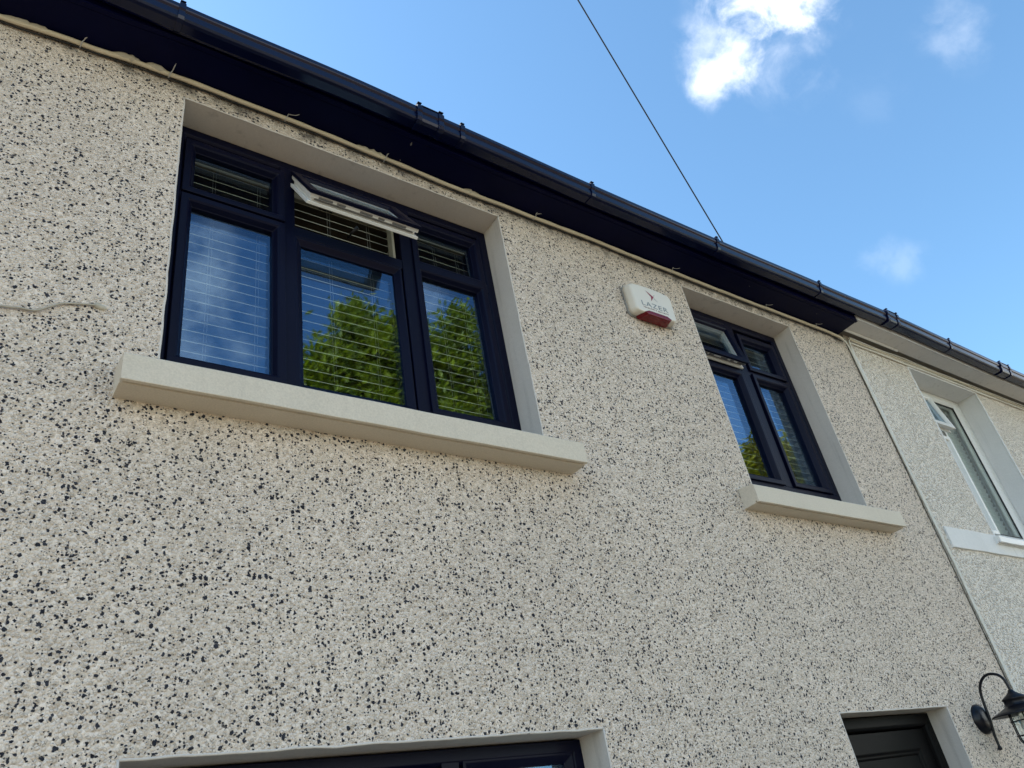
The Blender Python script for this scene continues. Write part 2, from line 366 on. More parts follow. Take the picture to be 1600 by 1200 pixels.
# ------------------------------------------------------------------ mesh helpers
class MB:
    def __init__(s):
        s.v, s.f, s.mi, s.sm = [], [], [], []

    def face(s, idx, mi=0, smooth=False):
        s.f.append(tuple(idx))
        s.mi.append(mi)
        s.sm.append(smooth)

    def quad(s, a, b, c, d, mi=0):
        n = len(s.v)
        s.v += [tuple(a), tuple(b), tuple(c), tuple(d)]
        s.face((n, n + 1, n + 2, n + 3), mi)
        return s

    def box(s, x0, x1, y0, y1, z0, z1, mi=0):
        n = len(s.v)
        s.v += [(x, y, z) for x in (x0, x1) for y in (y0, y1) for z in (z0, z1)]
        for q in ((0, 1, 3, 2), (4, 6, 7, 5), (0, 4, 5, 1), (2, 3, 7, 6), (0, 2, 6, 4), (1, 5, 7, 3)):
            s.face([n + i for i in q], mi)
        return s

    def ring(s, x0, x1, z0, z1, prof, mi=0):
        """mitred rectangular frame; prof = closed list of (inset, y)"""
        n = len(s.v)
        k = len(prof)
        for cx, cz, sx, sz in ((x0, z0, 1, 1), (x1, z0, -1, 1), (x1, z1, -1, -1), (x0, z1, 1, -1)):
            for d, y in prof:
                s.v.append((cx + sx * d, y, cz + sz * d))
        for c in range(4):
            for i in range(k):
                j = (i + 1) % k
                a, b = n + c * k, n + ((c + 1) % 4) * k
                s.face((a + i, b + i, b + j, a + j), mi)
        return s

    def tube(s, pts, r, seg=10, mi=0, cap=True):
        pts = [Vector(p) for p in pts]
        n0 = len(s.v)
        up = None
        for i, p in enumerate(pts):
            t = (pts[min(i + 1, len(pts) - 1)] - pts[max(i - 1, 0)]).normalized()
            if up is None:
                up = t.orthogonal().normalized()
            up = (up - t * up.dot(t)).normalized()
            bi = t.cross(up)
            rr = r[i] if isinstance(r, (list, tuple)) else r
            for k in range(seg):
                a = 2 * math.pi * k / seg
                s.v.append(tuple(p + up * (math.cos(a) * rr) + bi * (math.sin(a) * rr)))
        for i in range(len(pts) - 1):
            for k in range(seg):
                j = (k + 1) % seg
                a, b = n0 + i * seg, n0 + (i + 1) * seg
                s.face((a + k, a + j, b + j, b + k), mi, True)
        if cap:
            s.face([n0 + k for k in range(seg)][::-1], mi)
            s.face([n0 + (len(pts) - 1) * seg + k for k in range(seg)], mi)
        return s

    def lathe(s, cx, cy, prof, seg=24, mi=0, smooth=True):
        """prof = list of (radius, z) about a vertical axis"""
        n0 = len(s.v)
        for r, z in prof:
            for k in range(seg):
                a = 2 * math.pi * k / seg
                s.v.append((cx + r * math.cos(a), cy + r * math.sin(a), z))
        for i in range(len(prof) - 1):
            for k in range(seg):
                j = (k + 1) % seg
                a, b = n0 + i * seg, n0 + (i + 1) * seg
                s.face((a + k, a + j, b + j, b + k), mi, smooth)
        return s

    def sweepx(s, prof, xs, zoff=lambda x: 0.0, mi=0, smooth=False, yoff=lambda x: 0.0):
        """closed (y, z) profile run along x"""
        n0 = len(s.v)
        k = len(prof)
        for x in xs:
            for y, z in prof:
                s.v.append((x, y + yoff(x), z + zoff(x)))
        for i in range(len(xs) - 1):
            for q in range(k):
                j = (q + 1) % k
                a, b = n0 + i * k, n0 + (i + 1) * k
                s.face((a + q, a + j, b + j, b + q), mi, smooth)
        s.face([n0 + q for q in range(k)][::-1], mi)
        s.face([n0 + (len(xs) - 1) * k + q for q in range(k)], mi)
        return s

    def build(s, name, mats, parent=None, bevel=0.0, fix=True, seg=2):
        me = bpy.data.meshes.new(name)
        me.from_pydata(s.v, [], s.f)
        if not isinstance(mats, (list, tuple)):
            mats = [mats]
        for q in mats:
            me.materials.append(q)
        me.polygons.foreach_set('material_index', s.mi)
        me.polygons.foreach_set('use_smooth', s.sm)
        me.update()
        if fix:
            bm = bmesh.new()
            bm.from_mesh(me)
            bmesh.ops.recalc_face_normals(bm, faces=bm.faces)
            bm.to_mesh(me)
            bm.free()
        o = bpy.data.objects.new(name, me)
        COL.objects.link(o)
        if parent:
            o.parent = parent
        if bevel:
            bv = o.modifiers.new('bevel', 'BEVEL')
            bv.width = bevel
            bv.segments = seg
            bv.limit_method = 'ANGLE'
            bv.angle_limit = R(35)
            bv.harden_normals = False
        return o


def tag(o, label=None, cat=None, group=None, kind=None):
    for k, v in (('label', label), ('category', cat), ('group', group), ('kind', kind)):
        if v:
            o[k] = v
    return o


def thing(name, label, cat, group=None, loc=(0, 0, 0)):
    o = bpy.data.objects.new(name, None)
    COL.objects.link(o)
    o.location = loc
    o.empty_display_size = 0.2
    return tag(o, label, cat, group)


def curve(pts):
    """smooth interpolation through (x, value) pairs"""
    def f(x):
        if x <= pts[0][0]:
            return pts[0][1]
        for (a, va), (b, vb) in zip(pts, pts[1:]):
            if x <= b:
                t = (x - a) / (b - a)
                t = t * t * (3 - 2 * t)
                return va + (vb - va) * t
        return pts[-1][1]
    return f


def frange(a, b, step):
    n = max(1, int(round((b - a) / step)))
    return [a + (b - a) * i / n for i in range(n + 1)]


def smooth_path(pts, sub=6):
    P = [Vector(p) for p in pts]
    out = []
    for i in range(len(P) - 1):
        p0, p1, p2, p3 = P[max(i - 1, 0)], P[i], P[i + 1], P[min(i + 2, len(P) - 1)]
        for k in range(sub):
            t = k / sub
            out.append(0.5 * ((2 * p1) + (p2 - p0) * t + (2 * p0 - 5 * p1 + 4 * p2 - p3) * t * t + (3 * p1 - p0 - 3 * p2 + p3) * t ** 3))
    out.append(P[-1])
    return out


# ------------------------------------------------------------------ ground
def sheet(name, x0, x1, y0, y1, z, mat, kind='structure', nx=1, ny=1):
    mb = MB()
    mb.quad((x0, y0, z), (x1, y0, z), (x1, y1, z), (x0, y1, z))
    return tag(mb.build(name, mat), kind=kind)


sheet('ground', -400, 400, -400, 400, 0.0, M['earth'])
sheet('front_yard', -30, 40, -7.0, -0.004, 0.06, M['paving'])
mb = MB()
mb.box(-60, 60, -9.6, -7.1, 0.0, 0.12)
tag(mb.build('pavement', M['pave2'], bevel=0.02), kind='structure')
sheet('road', -60, 60, -17.0, -9.6, 0.012, M['asphalt'])
mb = MB()
mb.box(-60, 60, -19.5, -17.0, 0.0, 0.12)
tag(mb.build('far_pavement', M['pave2'], bevel=0.02), kind='structure')

# ------------------------------------------------------------------ wall with openings
def wall_mesh(x0, x1, z0, z1, openings, yf, depth, mats):
    """front sheet with holes (slot 0), reveals through the wall (slot 1), inner sheet (slot 2)"""
    mb = MB()
    xs = sorted({x0, x1} | {o[0] for o in openings} | {o[1] for o in openings})
    zs = sorted({z0, z1} | {o[2] for o in openings} | {o[3] for o in openings})
    for xa, xb in zip(xs, xs[1:]):
        for za, zb in zip(zs, zs[1:]):
            cx, cz = (xa + xb) / 2, (za + zb) / 2
            if any(o[0] < cx < o[1] and o[2] < cz < o[3] for o in openings):
                continue
            mb.quad((xa, yf, za), (xb, yf, za), (xb, yf, zb), (xa, yf, zb), 0)
            mb.quad((xa, depth, za), (xa, depth, zb), (xb, depth, zb), (xb, depth, za), 2)
    for a, b, c, d in openings:
        mb.quad((a, yf, c), (a, yf, d), (a, depth, d), (a, depth, c), 1)
        mb.quad((b, yf, c), (b, depth, c), (b, depth, d), (b, yf, d), 1)
        mb.quad((a, yf, d), (b, yf, d), (b, depth, d), (a, depth, d), 1)
        mb.quad((a, yf, c), (a, depth, c), (b, depth, c), (b, yf, c), 1)
    return mb


HX0, HX1 = -2.6, 5.355
LINT, LOW = 4.690, 2.103
BW = (0.4623, 2.0790, 3.20, LINT)      # wide upper window
SW = (3.5040, 4.6140, 3.17, LINT)      # narrow upper window
GW = (0.4580, 2.0740, 0.90, LOW)       # lower window
DR = (3.5500, 4.5350, 0.06, LOW)       # door
house = thing('terraced_house', 'black and white speckled pebbledash terraced house with navy window frames and dark eaves', 'house', 'terraced houses in the row', (1.4, 0, 0))
house_off = -house.location


def hpart(mb, name, mats, parent=None, bevel=0.0, **kw):
    """geometry is written in world metres; the parent sits at the thing's base"""
    o = mb.build(name, mats, None, bevel, **kw)
    root = parent
    o.parent = root
    p = root
    off = Vector((0, 0, 0))
    while p:
        off += p.location
        p = p.parent
    o.location = -off
    return o


wl = hpart(wall_mesh(HX0, HX1, 0.0, 4.86, [BW, SW, GW, DR], 0.0, 0.30, None), 'wall', [M['pebble'], M['reveal'], M['room']], house, fix=False)
# smooth plaster bead round the reveals, standing a hair proud of the stone dash
for a, b, c, d in (BW, SW, GW, DR):
    mb = MB()
    zb = c + 0.06
    for (pa, pb, ax) in (((a - 0.002, zb), (a - 0.002, d + 0.002), 0), ((b + 0.002, zb), (b + 0.002, d + 0.002), 0), ((a - 0.002, d + 0.002), (b + 0.002, d + 0.002), 1)):
        n = int(max(abs(pb[0] - pa[0]), abs(pb[1] - pa[1])) / 0.03)
        pts = []
        for i in range(n + 1):
            t = i / n
            x = pa[0] + (pb[0] - pa[0]) * t
            z = pa[1] + (pb[1] - pa[1]) * t
            j = noise.noise(Vector((x * 9, z * 9, a * 7))) * 0.003 + noise.noise(Vector((x * 40, z * 40, 3))) * 0.0018
            pts.append((x + (j if ax == 0 else 0), 0.0025, z + (j if ax else 0)))
        mb.tube(pts, 0.0042, 8)
    hpart(mb, 'reveal_edging', M['reveal'], house)

# rooms behind the windows
mb = MB()
for xa, xb in ((HX0 + .02, 2.9), (3.0, HX1 - .02)):
    for za, zb in ((0.2, 2.55), (2.75, 4.84)):
        mb.quad((xa, .30, za), (xa, 4.2, za), (xa, 4.2, zb), (xa, .30, zb), 0)
        mb.quad((xb, .30, za), (xb, .30, zb), (xb, 4.2, zb), (xb, 4.2, za), 0)
        mb.quad((xa, 4.2, za), (xb, 4.2, za), (xb, 4.2, zb), (xa, 4.2, zb), 0)
        mb.quad((xa, .30, zb), (xa, 4.2, zb), (xb, 4.2, zb), (xb, .30, zb), 0)
        mb.quad((xa, .30, za), (xb, .30, za), (xb, 4.2, za), (xa, 4.2, za), 1)
# outer shell so no daylight leaks in
mb.box(HX0, HX1, 4.3, 4.5, 0, 6.0, 0)
mb.box(HX0, HX0 + .01, .31, 4.3, 0, 4.9, 0)
mb.box(HX0, HX1, .31, 4.3, 4.87, 4.90, 0)
hpart(mb, 'interior_walls', [M['room'], M['floor']], house, fix=False)

# ------------------------------------------------------------------ windows
OUTER = [(0, .140), (.040, .140), (.052, .150), (.052, .205), (0, .205)]
SASH = [(0, .126), (.026, .126), (.034, .131), (.046, .150), (.050, .152), (.050, .200), (0, .200)]
BEAD = [(0, .139), (.010, .139), (.020, .147), (.032, .157), (.036, .158), (.036, .200), (0, .200)]


def pane_box(x0, x1, z0, z1, y=.166, t=.022):
    mb = MB()
    mb.box(x0 - .008, x1 + .008, y, y + t, z0 - .008, z1 + .008)
    return mb


def frame_mesh(x0, x1, z0, z1, mull, trans, wm=.068, wt=.056, mi=0):
    """outer ring plus mullions (full height) and transoms (between mullions)"""
    mb = MB()
    mb.ring(x0, x1, z0, z1, OUTER, mi)
    cols = [x0 + .046] + sum(([m_ - wm / 2, m_ + wm / 2] for m_ in mull), []) + [x1 - .046]
    for m_ in mull:
        mb.box(m_ - wm / 2, m_ + wm / 2, .1385, .203, z0 + .04, z1 - .04, mi)
    for i in range(0, len(cols), 2):
        for zt in (trans[i // 2] or []):
            mb.box(cols[i] - .003, cols[i + 1] + .003, .1415, .201, zt - wt / 2, zt + wt / 2, mi)
    return mb


def cell(mb, pane, prof, over):
    """a glazed light's surround: ring whose inner edge is the visible pane edge"""
    x0, x1, z0, z1 = pane
    mb.ring(x0 - over, x1 + over, z0 - over, z1 + over, prof)


# wide upper window: three columns, two rows; the middle top light stands open
wb = frame_mesh(BW[0], BW[1], 3.372, LINT - .006, [.962, 1.567], [[4.275], [4.262], [4.275]])
PA_U, PA_L = (.559, .897, 4.335, 4.552), (.559, .897, 3.470, 4.222)
PB_L = (1.030, 1.488, 3.458, 4.195)
PC_U, PC_L = (1.645, 1.966, 4.325, 4.545), (1.645, 1.966, 3.472, 4.230)
for p in (PA_U, PA_L, PC_U, PC_L):
    cell(wb, p, SASH, .050)
cell(wb, PB_L, BEAD, .036)
wb.box(BW[0], BW[1], .142, .20, 3.262, 3.374)
win = hpart(wb, 'window', M['navy'], house, .0025)
win['label'] = 'wide navy window of three lights over a long sill, middle top light open'
for p in (PA_U, PA_L, PB_L, PC_U, PC_L):
    hpart(pane_box(*p), 'pane', M['glass'], win)
# white inner rebate of the open light
mb = MB()
mb.box(1.500, 1.514, .160, .202, 4.296, 4.60)
hpart(mb, 'inner_rebate', M['rail'], win, .002)


def open_sash(x0, x1, ztop, length, ang, yh, parent, outer_mat, label, rail=.052, hw=True):
    """top-hung light: dark outside face, white inside body, turned about its top edge"""
    mb = MB()
    L = length
    mb.ring(0, x1 - x0, -L, 0, [(0, 0), (rail - .016, 0), (rail - .008, .005), (rail, .018), (rail, .020), (0, .016)], 0)
    mb.ring(.007, x1 - x0 - .007, -L + .007, -.007, [(0, .0165), (rail - .010, .0165), (rail - .010, .050), (.010, .050), (.010, .034), (0, .034)], 1)
    mb.ring(.000, x1 - x0, -L, 0, [(.0, .050), (rail - .008, .050), (rail - .008, .064), (.0, .064)], 1)
    if hw:
        zz = -L + .0065
        for a, b in ((.045, .11), (.13, .17), (.24, .30), (.33, .36), (.40, .47)):
            if b < x1 - x0:
                mb.box(a, b, .022, .032, zz - .004, zz + .006, 2)
        mb.box(.03, x1 - x0 - .03, .036, .044, -L + .010, -L + .0155, 2)
    o = mb.build('sash', [outer_mat, M['upvc'], M['metal']], None, .0015)
    o.parent = parent
    base = Vector((0, 0, 0))
    q = parent
    while q:
        base += q.location
        q = q.parent
    o.location = Vector((x0, yh, ztop)) - base
    o.rotation_euler = (-ang, 0, 0)
    if label:
        o['label'] = label
    g = MB()
    g.box(rail - .008, x1 - x0 - rail + .008, .024, .046, -L + rail - .008, -rail + .008)
    po = g.build('pane', M['glass'])
    po.parent = parent
    po.location = o.location
    po.rotation_euler = o.rotation_euler
    return o


open_sash(.978, 1.520, 4.622, .385, R(33), .122, win, M['navy'], 'top light of the wide window pushed open, white inner edge showing')
# friction stays of the open light
for sx in (1.000, 1.508):
    mb = MB()
    mb.tube([(sx, .150, 4.60), (sx, .075, 4.44), (sx, .02, 4.42)], .005, 6)
    hpart(mb, 'window_stay', M['black'], win)
mb = MB()
mb.tube([(1.26, .162, 4.335), (1.27, .125, 4.352), (1.285, .095, 4.362)], [.004, .006, .011], 6)
hpart(mb, 'window_catch', M['black'], win)


def sill(x0, x1, zb, zf, zt, yf, yb, parent, mat, name='sill'):
    mb = MB()
    n0 = len(mb.v)
    # profile with a drip line near the front of the underside
    prof = [(yf, zb + .002), (yf + .013, zb), (yf + .0145, zb + .011), (yf + .0215, zb + .011), (yf + .023, zb), (yb, zb - .001), (yb, zt), (yf + .006, zf), (yf, zf - .006)]
    xs = frange(x0, x1, .04)
    mb.sweepx(prof, xs, zoff=lambda x: noise.noise(Vector((x * 3, zb, 1))) * .0022, yoff=lambda x: noise.noise(Vector((x * 4, zb, 8))) * .002)
    o = hpart(mb, name, mat, parent, .0018)
    return o


sill(.335, 2.200, 3.153, 3.256, 3.292, -.115, .16, win, M['sill'])

# narrow upper window
wb = frame_mesh(SW[0], SW[1], 3.372, LINT - .006, [4.085], [[4.268], [4.262]])
QA_L = (3.612, 3.985, 3.462, 4.190)
QB_U, QB_L = (4.182, 4.482, 4.325, 4.532), (4.186, 4.476, 3.468, 4.198)
for p in (QA_L, QB_U, QB_L):
    cell(wb, p, SASH, .050)
wb.box(SW[0], SW[1], .142, .20, 3.235, 3.374)
win2 = hpart(wb, 'window', M['navy'], house, .0025)
win2['label'] = 'narrow navy window of two lights beside the alarm box, a top light ajar'
for p in (QA_L, QB_U, QB_L):
    hpart(pane_box(*p), 'pane', M['glass'], win2)
open_sash(3.560, 4.045, 4.610, .345, R(8.5), .118, win2, M['navy'], 'small top light standing just ajar', rail=.055)
sill(3.362, 4.782, 3.120, 3.222, 3.262, -.100, .16, win2, M['sill'])

# lower window, only its head in the picture
wb = frame_mesh(GW[0], GW[1], .96, LOW - .006, [1.500], [[], []])
GA, GB = (.575, 1.395, 1.06, 1.985), (1.585, 1.992, 1.06, 2.022)
cell(wb, GA, SASH, .050)
cell(wb, GB, BEAD, .036)
win3 = hpart(wb, 'window', M['navy'], house, .0025)
win3['label'] = 'black window below, only its head and top rail in view'
for p in (GA, GB):
    hpart(pane_box(*p), 'pane', M['glass'], win3)
sill(.335, 2.200, .83, .93, .965, -.115, .16, win3, M['sill'])

# door
mb = MB()
mb.ring(DR[0], DR[1], .02, LOW - .005, [(0, .118), (.050, .118), (.060, .128), (.066, .150), (.066, .20), (0, .20)])
door = hpart(mb, 'door', M['door'], house, .003)
door['label'] = 'dark front door under a pale lintel'
mb = MB()
dx0, dx1, dz0, dz1 = DR[0] + .068, DR[1] - .068, .09, LOW - .075
mb.ring(dx0, dx1, dz0, dz1, [(0, .142), (.095, .142), (.105, .150), (.115, .150), (.125, .160), (.125, .19), (0, .19)])
mb.box(dx0 + .12, dx1 - .12, .158, .185, dz0 + .12, dz1 - .12)
mb.ring(dx0 + .19, dx1 - .19, 1.05, dz1 - .19, [(0, .1575), (.012, .150), (.024, .150), (.036, .1575)])
hpart(mb, 'door_leaf', M['door'], door, .003)
mb = MB()
mb.box(dx0 + .035, dx0 + .065, .134, .142, .98, 1.16)
mb.tube([(dx0 + .05, .138, 1.07), (dx0 + .05, .095, 1.07), (dx0 + .16, .092, 1.07)], .009, 8)
hpart(mb, 'handle', M['metal'], door)

# ------------------------------------------------------------------ eaves
sag = curve([(-2.6, -.075), (-.217, -.043), (.062, -.017), (.48, .010), (1.06, .014), (1.76, -.006), (2.63, .002), (3.73, -.006), (5.2, .002), (7, .0)])
gz = curve([(-2.6, -.03), (.362, -.014), (1.138, .006), (1.62, -.002), (2.56, -.010), (3.62, -.004), (4.72, .015), (5.76, .030), (6.6, .018), (7.52, .006), (12, .0)])
SZ = 4.792
xs = frange(HX0, 5.262, .08)
mb = MB()
mb.sweepx([(-.172, SZ), (-.020, SZ - .004), (.004, SZ - .004), (.004, SZ + .02), (-.172, SZ + .02)], xs, sag)
hpart(mb, 'soffit', M['soffit'], house, .003)
mb = MB()
mb.sweepx([(-.198, SZ - .004), (-.175, SZ - .004), (-.175, SZ + .15), (-.192, SZ + .15), (-.192, SZ + .012)], xs, sag)
hpart(mb, 'fascia', M['soffit'], house, .002)

GP = [(-.196, 4.890), (-.200, 4.822), (-.208, 4.812), (-.222, 4.808), (-.262, 4.808), (-.275, 4.812), (-.281, 4.822), (-.283, 4.855), (-.291, 4.862),
      (-.293, 4.868), (-.293, 4.890), (-.288, 4.895), (-.279, 4.895), (-.279, 4.866), (-.277, 4.826), (-.268, 4.817), (-.225, 4.816), (-.207, 4.822), (-.204, 4.890)]


def gutter(x0, x1, parent, brackets, unions):
    mb = MB()
    mb.sweepx(GP, frange(x0, x1, .08), gz)
    g = hpart(mb, 'gutter', M['gutter'], parent, .0012)
    # clip outline: the gutter's own outside, a few millimetres proud
    def clip(mb, x, wd, pr):
        out = [(-.199 + 0, 4.900), (-.205, 4.818 - pr), (-.222, 4.806 - pr), (-.264, 4.806 - pr), (-.278 - pr, 4.810 - pr), (-.285 - pr, 4.822),
               (-.287 - pr, 4.853), (-.295 - pr, 4.860), (-.297 - pr, 4.892), (-.290, 4.899 + pr), (-.274, 4.899 + pr),
               (-.274, 4.896), (-.292, 4.893), (-.2935, 4.862), (-.284, 4.853), (-.282, 4.822), (-.275, 4.811), (-.262, 4.8075), (-.222, 4.8075), (-.207, 4.812), (-.197, 4.890)]
        mb.sweepx(out, [x - wd / 2, x + wd / 2], lambda q: gz(x))
        mb.box(x - wd / 2 + .002, x + wd / 2 - .002, -.2985 - pr, -.272, 4.899 + pr + gz(x), 4.9035 + pr + gz(x))
    for x in brackets:
        b = MB()
        clip(b, x, .026, .003)
        hpart(b, 'bracket', M['gutter'], g, .0015)
    for x, half in unions:
        b = MB()
        clip(b, x, 2 * half - .02, .002)
        clip(b, x - half, .026, .008)
        clip(b, x + half, .030, .008)
        hpart(b, 'joint', M['gutter'], g, .0015)
    return g


gutter(HX0, 5.68, house, [.362, 1.702, 2.560, 3.610, 4.715, -.9], [(1.515, .060), (5.665, .070)])

# roof
def roof(x0, x1, parent, raised=None):
    mb = MB()
    y0, z0 = -.235, 4.925
    sl = math.tan(R(33))
    course = .26
    n = 16
    for i in range(n):
        ya = y0 + i * course
        za = z0 + (ya - y0) * sl
        yb = ya + course + .06
        zb = za + (yb - ya) * sl
        prof = [(ya, za - .010), (ya, za + .012), (yb, zb + .004), (yb, zb - .018)]
        mb.sweepx(prof, [x0, x1])
    # back slope
    yr = y0 + n * course
    zr = z0 + (yr - y0) * sl
    mb.sweepx([(yr - .02, zr + .03), (yr + .02, zr + .03), (yr + 4.0, zr - 2.6), (yr + 4.0, zr - 2.65)], [x0, x1])
    if raised:
        a, b = raised
        mb.sweepx([(-.245, 4.951), (-.245, 4.962), (.20, 5.25), (.20, 5.235)], frange(a, b, .3))
    o = hpart(mb, 'roof', M['tile'], parent)
    rg = MB()
    rg.tube([(x, yr + .01, zr + .02) for x in frange(x0, x1, .5)], .10, 12)
    hpart(rg, 'ridge', M['tile'], o)
    return o


roof(HX0, HX1, house, (3.79, 5.28))

# ------------------------------------------------------------------ neighbour
NX0, NX1 = 5.355, 12.6
NW = (6.232, 7.392, 3.20, 4.732)
nb = thing('terraced_house', 'white painted roughcast neighbouring house with white soffit and white window frame', 'house', 'terraced houses in the row', (8.9, 0, 0))
wm = wall_mesh(NX0, NX1, 0, 4.86, [NW], -.006, .30, None)
hpart(wm, 'wall', [M['rough'], M['nplaster'], M['room']], nb, fix=False)
mb = MB()
mb.quad((5.5, .30, 2.75), (5.5, 4.2, 2.75), (5.5, 4.2, 4.84), (5.5, .30, 4.84))
mb.quad((9.5, .30, 2.75), (9.5, .30, 4.84), (9.5, 4.2, 4.84), (9.5, 4.2, 2.75))
mb.quad((5.5, 4.2, 2.75), (9.5, 4.2, 2.75), (9.5, 4.2, 4.84), (5.5, 4.2, 4.84))
mb.quad((5.5, .30, 4.84), (5.5, 4.2, 4.84), (9.5, 4.2, 4.84), (9.5, .30, 4.84))
mb.quad((5.5, .30, 2.75), (9.5, .30, 2.75), (9.5, 4.2, 2.75), (5.5, 4.2, 2.75), 1)
mb.box(NX0, NX1, 4.3, 4.5, 0, 6.0)
mb.box(NX1 - .01, NX1, .31, 4.3, 0, 4.9)
mb.box(NX0, NX1, .31, 4.3, 4.87, 4.90)
hpart(mb, 'interior_walls', [M['room'], M['floor']], nb, fix=False)
# plain plaster margins
mb = MB()
mb.sweepx([(-.020, 3.082), (-.004, 3.080), (-.004, 3.236), (-.020, 3.232)], frange(5.475, NX1, .05), lambda x: noise.noise(Vector((x * 4, 0, 2))) * .004)
mb.tube([(NW[0] - .004 + noise.noise(Vector((z * 8, 1, 1))) * .003, -.004, z) for z in frange(3.235, 4.735, .04)], .009, 8)
mb.tube([(NW[1] + .004 + noise.noise(Vector((z * 8, 5, 1))) * .003, -.004, z) for z in frange(3.235, 4.735, .04)], .009, 8)
mb.tube([(x, -.004, 4.737 + noise.noise(Vector((x * 8, 5, 1))) * .003) for x in frange(NW[0], NW[1], .04)], .009, 8)
hpart(mb, 'plaster_band', M['nplaster'], nb, .003)
mb = MB()
NO = [(0, .170), (.045, .170), (.058, .180), (.058, .235), (0, .235)]
mb.ring(NW[0] + .004, NW[1] - .004, 3.245, NW[3] - .004, NO)
mb.box(6.782, 6.812, .1685, .232, 3.28, 4.70)
mb.box(6.28, 6.718, .1715, .231, 4.262, 4.318)
NBD = [(0, .168), (.012, .168), (.036, .186), (.040, .187), (.040, .23), (0, .23)]
N_R = (6.842, 7.268, 3.385, 4.655)
N_L = (6.360, 6.748, 3.420, 4.196)
mb.ring(N_R[0] - .040, N_R[1] + .040, N_R[2] - .040, N_R[3] + .040, NBD)
mb.ring(N_L[0] - .044, N_L[1] + .044, N_L[2] - .056, N_L[3] + .056, [(0, .155), (.030, .155), (.040, .172), (.044, .174), (.044, .23), (0, .23)])
nwin = hpart(mb, 'window', M['upvc'], nb, .0025)
nwin['label'] = 'white framed window with a small top light open and pale blind'
for p in (N_R, N_L):
    hpart(pane_box(*p, y=.195), 'pane', M['glassn'], nwin)
    g = MB()
    g.ring(p[0] - .002, p[1] + .002, p[2] - .002, p[3] + .002, [(0, .183), (.008, .184), (.008, .195), (0, .195)])
    hpart(g, 'gasket', M['black'], nwin)
open_sash(6.275, 6.792, 4.672, .385, R(11), .150, nwin, M['upvc'], 'small white top light standing open', hw=False)
sill(6.158, 7.60, 3.160, 3.212, 3.246, -.058, .18, nwin, M['upvc'])
# white soffit, fascia and gutter
mb = MB()
xs2 = frange(5.264, NX1, .1)
mb.sweepx([(-.190, SZ + .010), (-.062, SZ + .004), (-.062, SZ + .030), (-.190, SZ + .034)], xs2, lambda x: sag(x) + .5 * gz(x))
mb.sweepx([(-.060, SZ + .016), (.004, SZ + .016), (.004, SZ + .03), (-.060, SZ + .03)], xs2, lambda x: sag(x) + .5 * gz(x), mi=1)
hpart(mb, 'soffit', [M['nsoffit'], M['metal']], nb, .002)
mb = MB()
mb.sweepx([(-.197, SZ + .005), (-.191, SZ + .005), (-.191, SZ + .16), (-.197, SZ + .16)], xs2, lambda x: sag(x) + .5 * gz(x))
hpart(mb, 'fascia', M['nsoffit'], nb)
mb = MB()
mb.tube([(x, -.068, SZ + .002 + sag(x) + .5 * gz(x)) for x in frange(5.262, 6.03, .06)], .010, 8)
hpart(mb, 'soffit_trim', M['nplaster'], nb)
gutter(5.685, NX1, nb, [6.55, 8.5, 9.4, 10.3], [(7.53, .085)])
roof(NX0 + .004, NX1, nb)

# ------------------------------------------------------------------ blinds
def blind(x0, x1, ztop, zbot, y, label, group, name='venetian_blind', cords=(), pitch=.0505, tilt=R(0), smat='slat', first=.0, wd=.050, rail=True):
    t = thing(name, label, 'blind', group, ((x0 + x1) / 2, y, zbot))
    off = t.location.copy()
    mb = MB()
    z = ztop - .055 - first
    while z > zbot + .02:
        n = 5
        prof = []
        for i in range(n):
            u = -wd / 2 + wd * i / (n - 1)
            h = .0028 * (1 - (2 * u / wd) ** 2)
            prof.append((y + u * math.cos(tilt) - h * math.sin(tilt), z + u * math.sin(tilt) + h * math.cos(tilt)))
        top = [(a, b + .0034) for a, b in prof[::-1]]
        dz = rnd.uniform(-.0015, .0015)
        nf = len(mb.f)
        mb.sweepx(prof + top, [x0 + .004, x1 - .004], lambda x: dz, smooth=False)
        if smat == 'slat':      # sky light on the front edge, painted as a paler colour
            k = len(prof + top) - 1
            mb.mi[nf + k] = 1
        z -= pitch
    hpart(mb, 'slats', [M[smat], M['slatedge_lit']], t, fix=False)
    if rail:
        mb = MB()
        mb.box(x0, x1, y - .026, y + .026, ztop - .042, ztop)
        hpart(mb, 'headrail', M['slatw' if smat == 'slatw' else 'rail'], t, .003)
    mb = MB()
    mb.box(x0, x1, y - .024, y + .024, zbot - .006, zbot + .014)
    hpart(mb, 'bottom_rail', M[smat], t, .003)
    for cx in cords:
        mb = MB()
        for yy in (y - wd / 2 - .002,):
            mb.tube([(cx, yy, ztop - .04), (cx, yy, zbot)], .0008, 5)
        mb.tube([(cx + .012, y - wd / 2 - .004, ztop - .04), (cx + .010, y - wd / 2 - .004, zbot)], .0006, 5)
        hpart(mb, 'cord', M['cord'], t)
    mb = MB()
    cx = cords[0]
    for q in (-.012, .022):
        mb.box(cx - .035, cx + .035, y + q - .004, y + q + .004, ztop - .047, ztop - .0425)
    mb.box(cx - .006, cx + .006, y - .01, y + .02, ztop - .050, ztop - .0425)
    hpart(mb, 'cord_lock', M['black'], t)
    return t


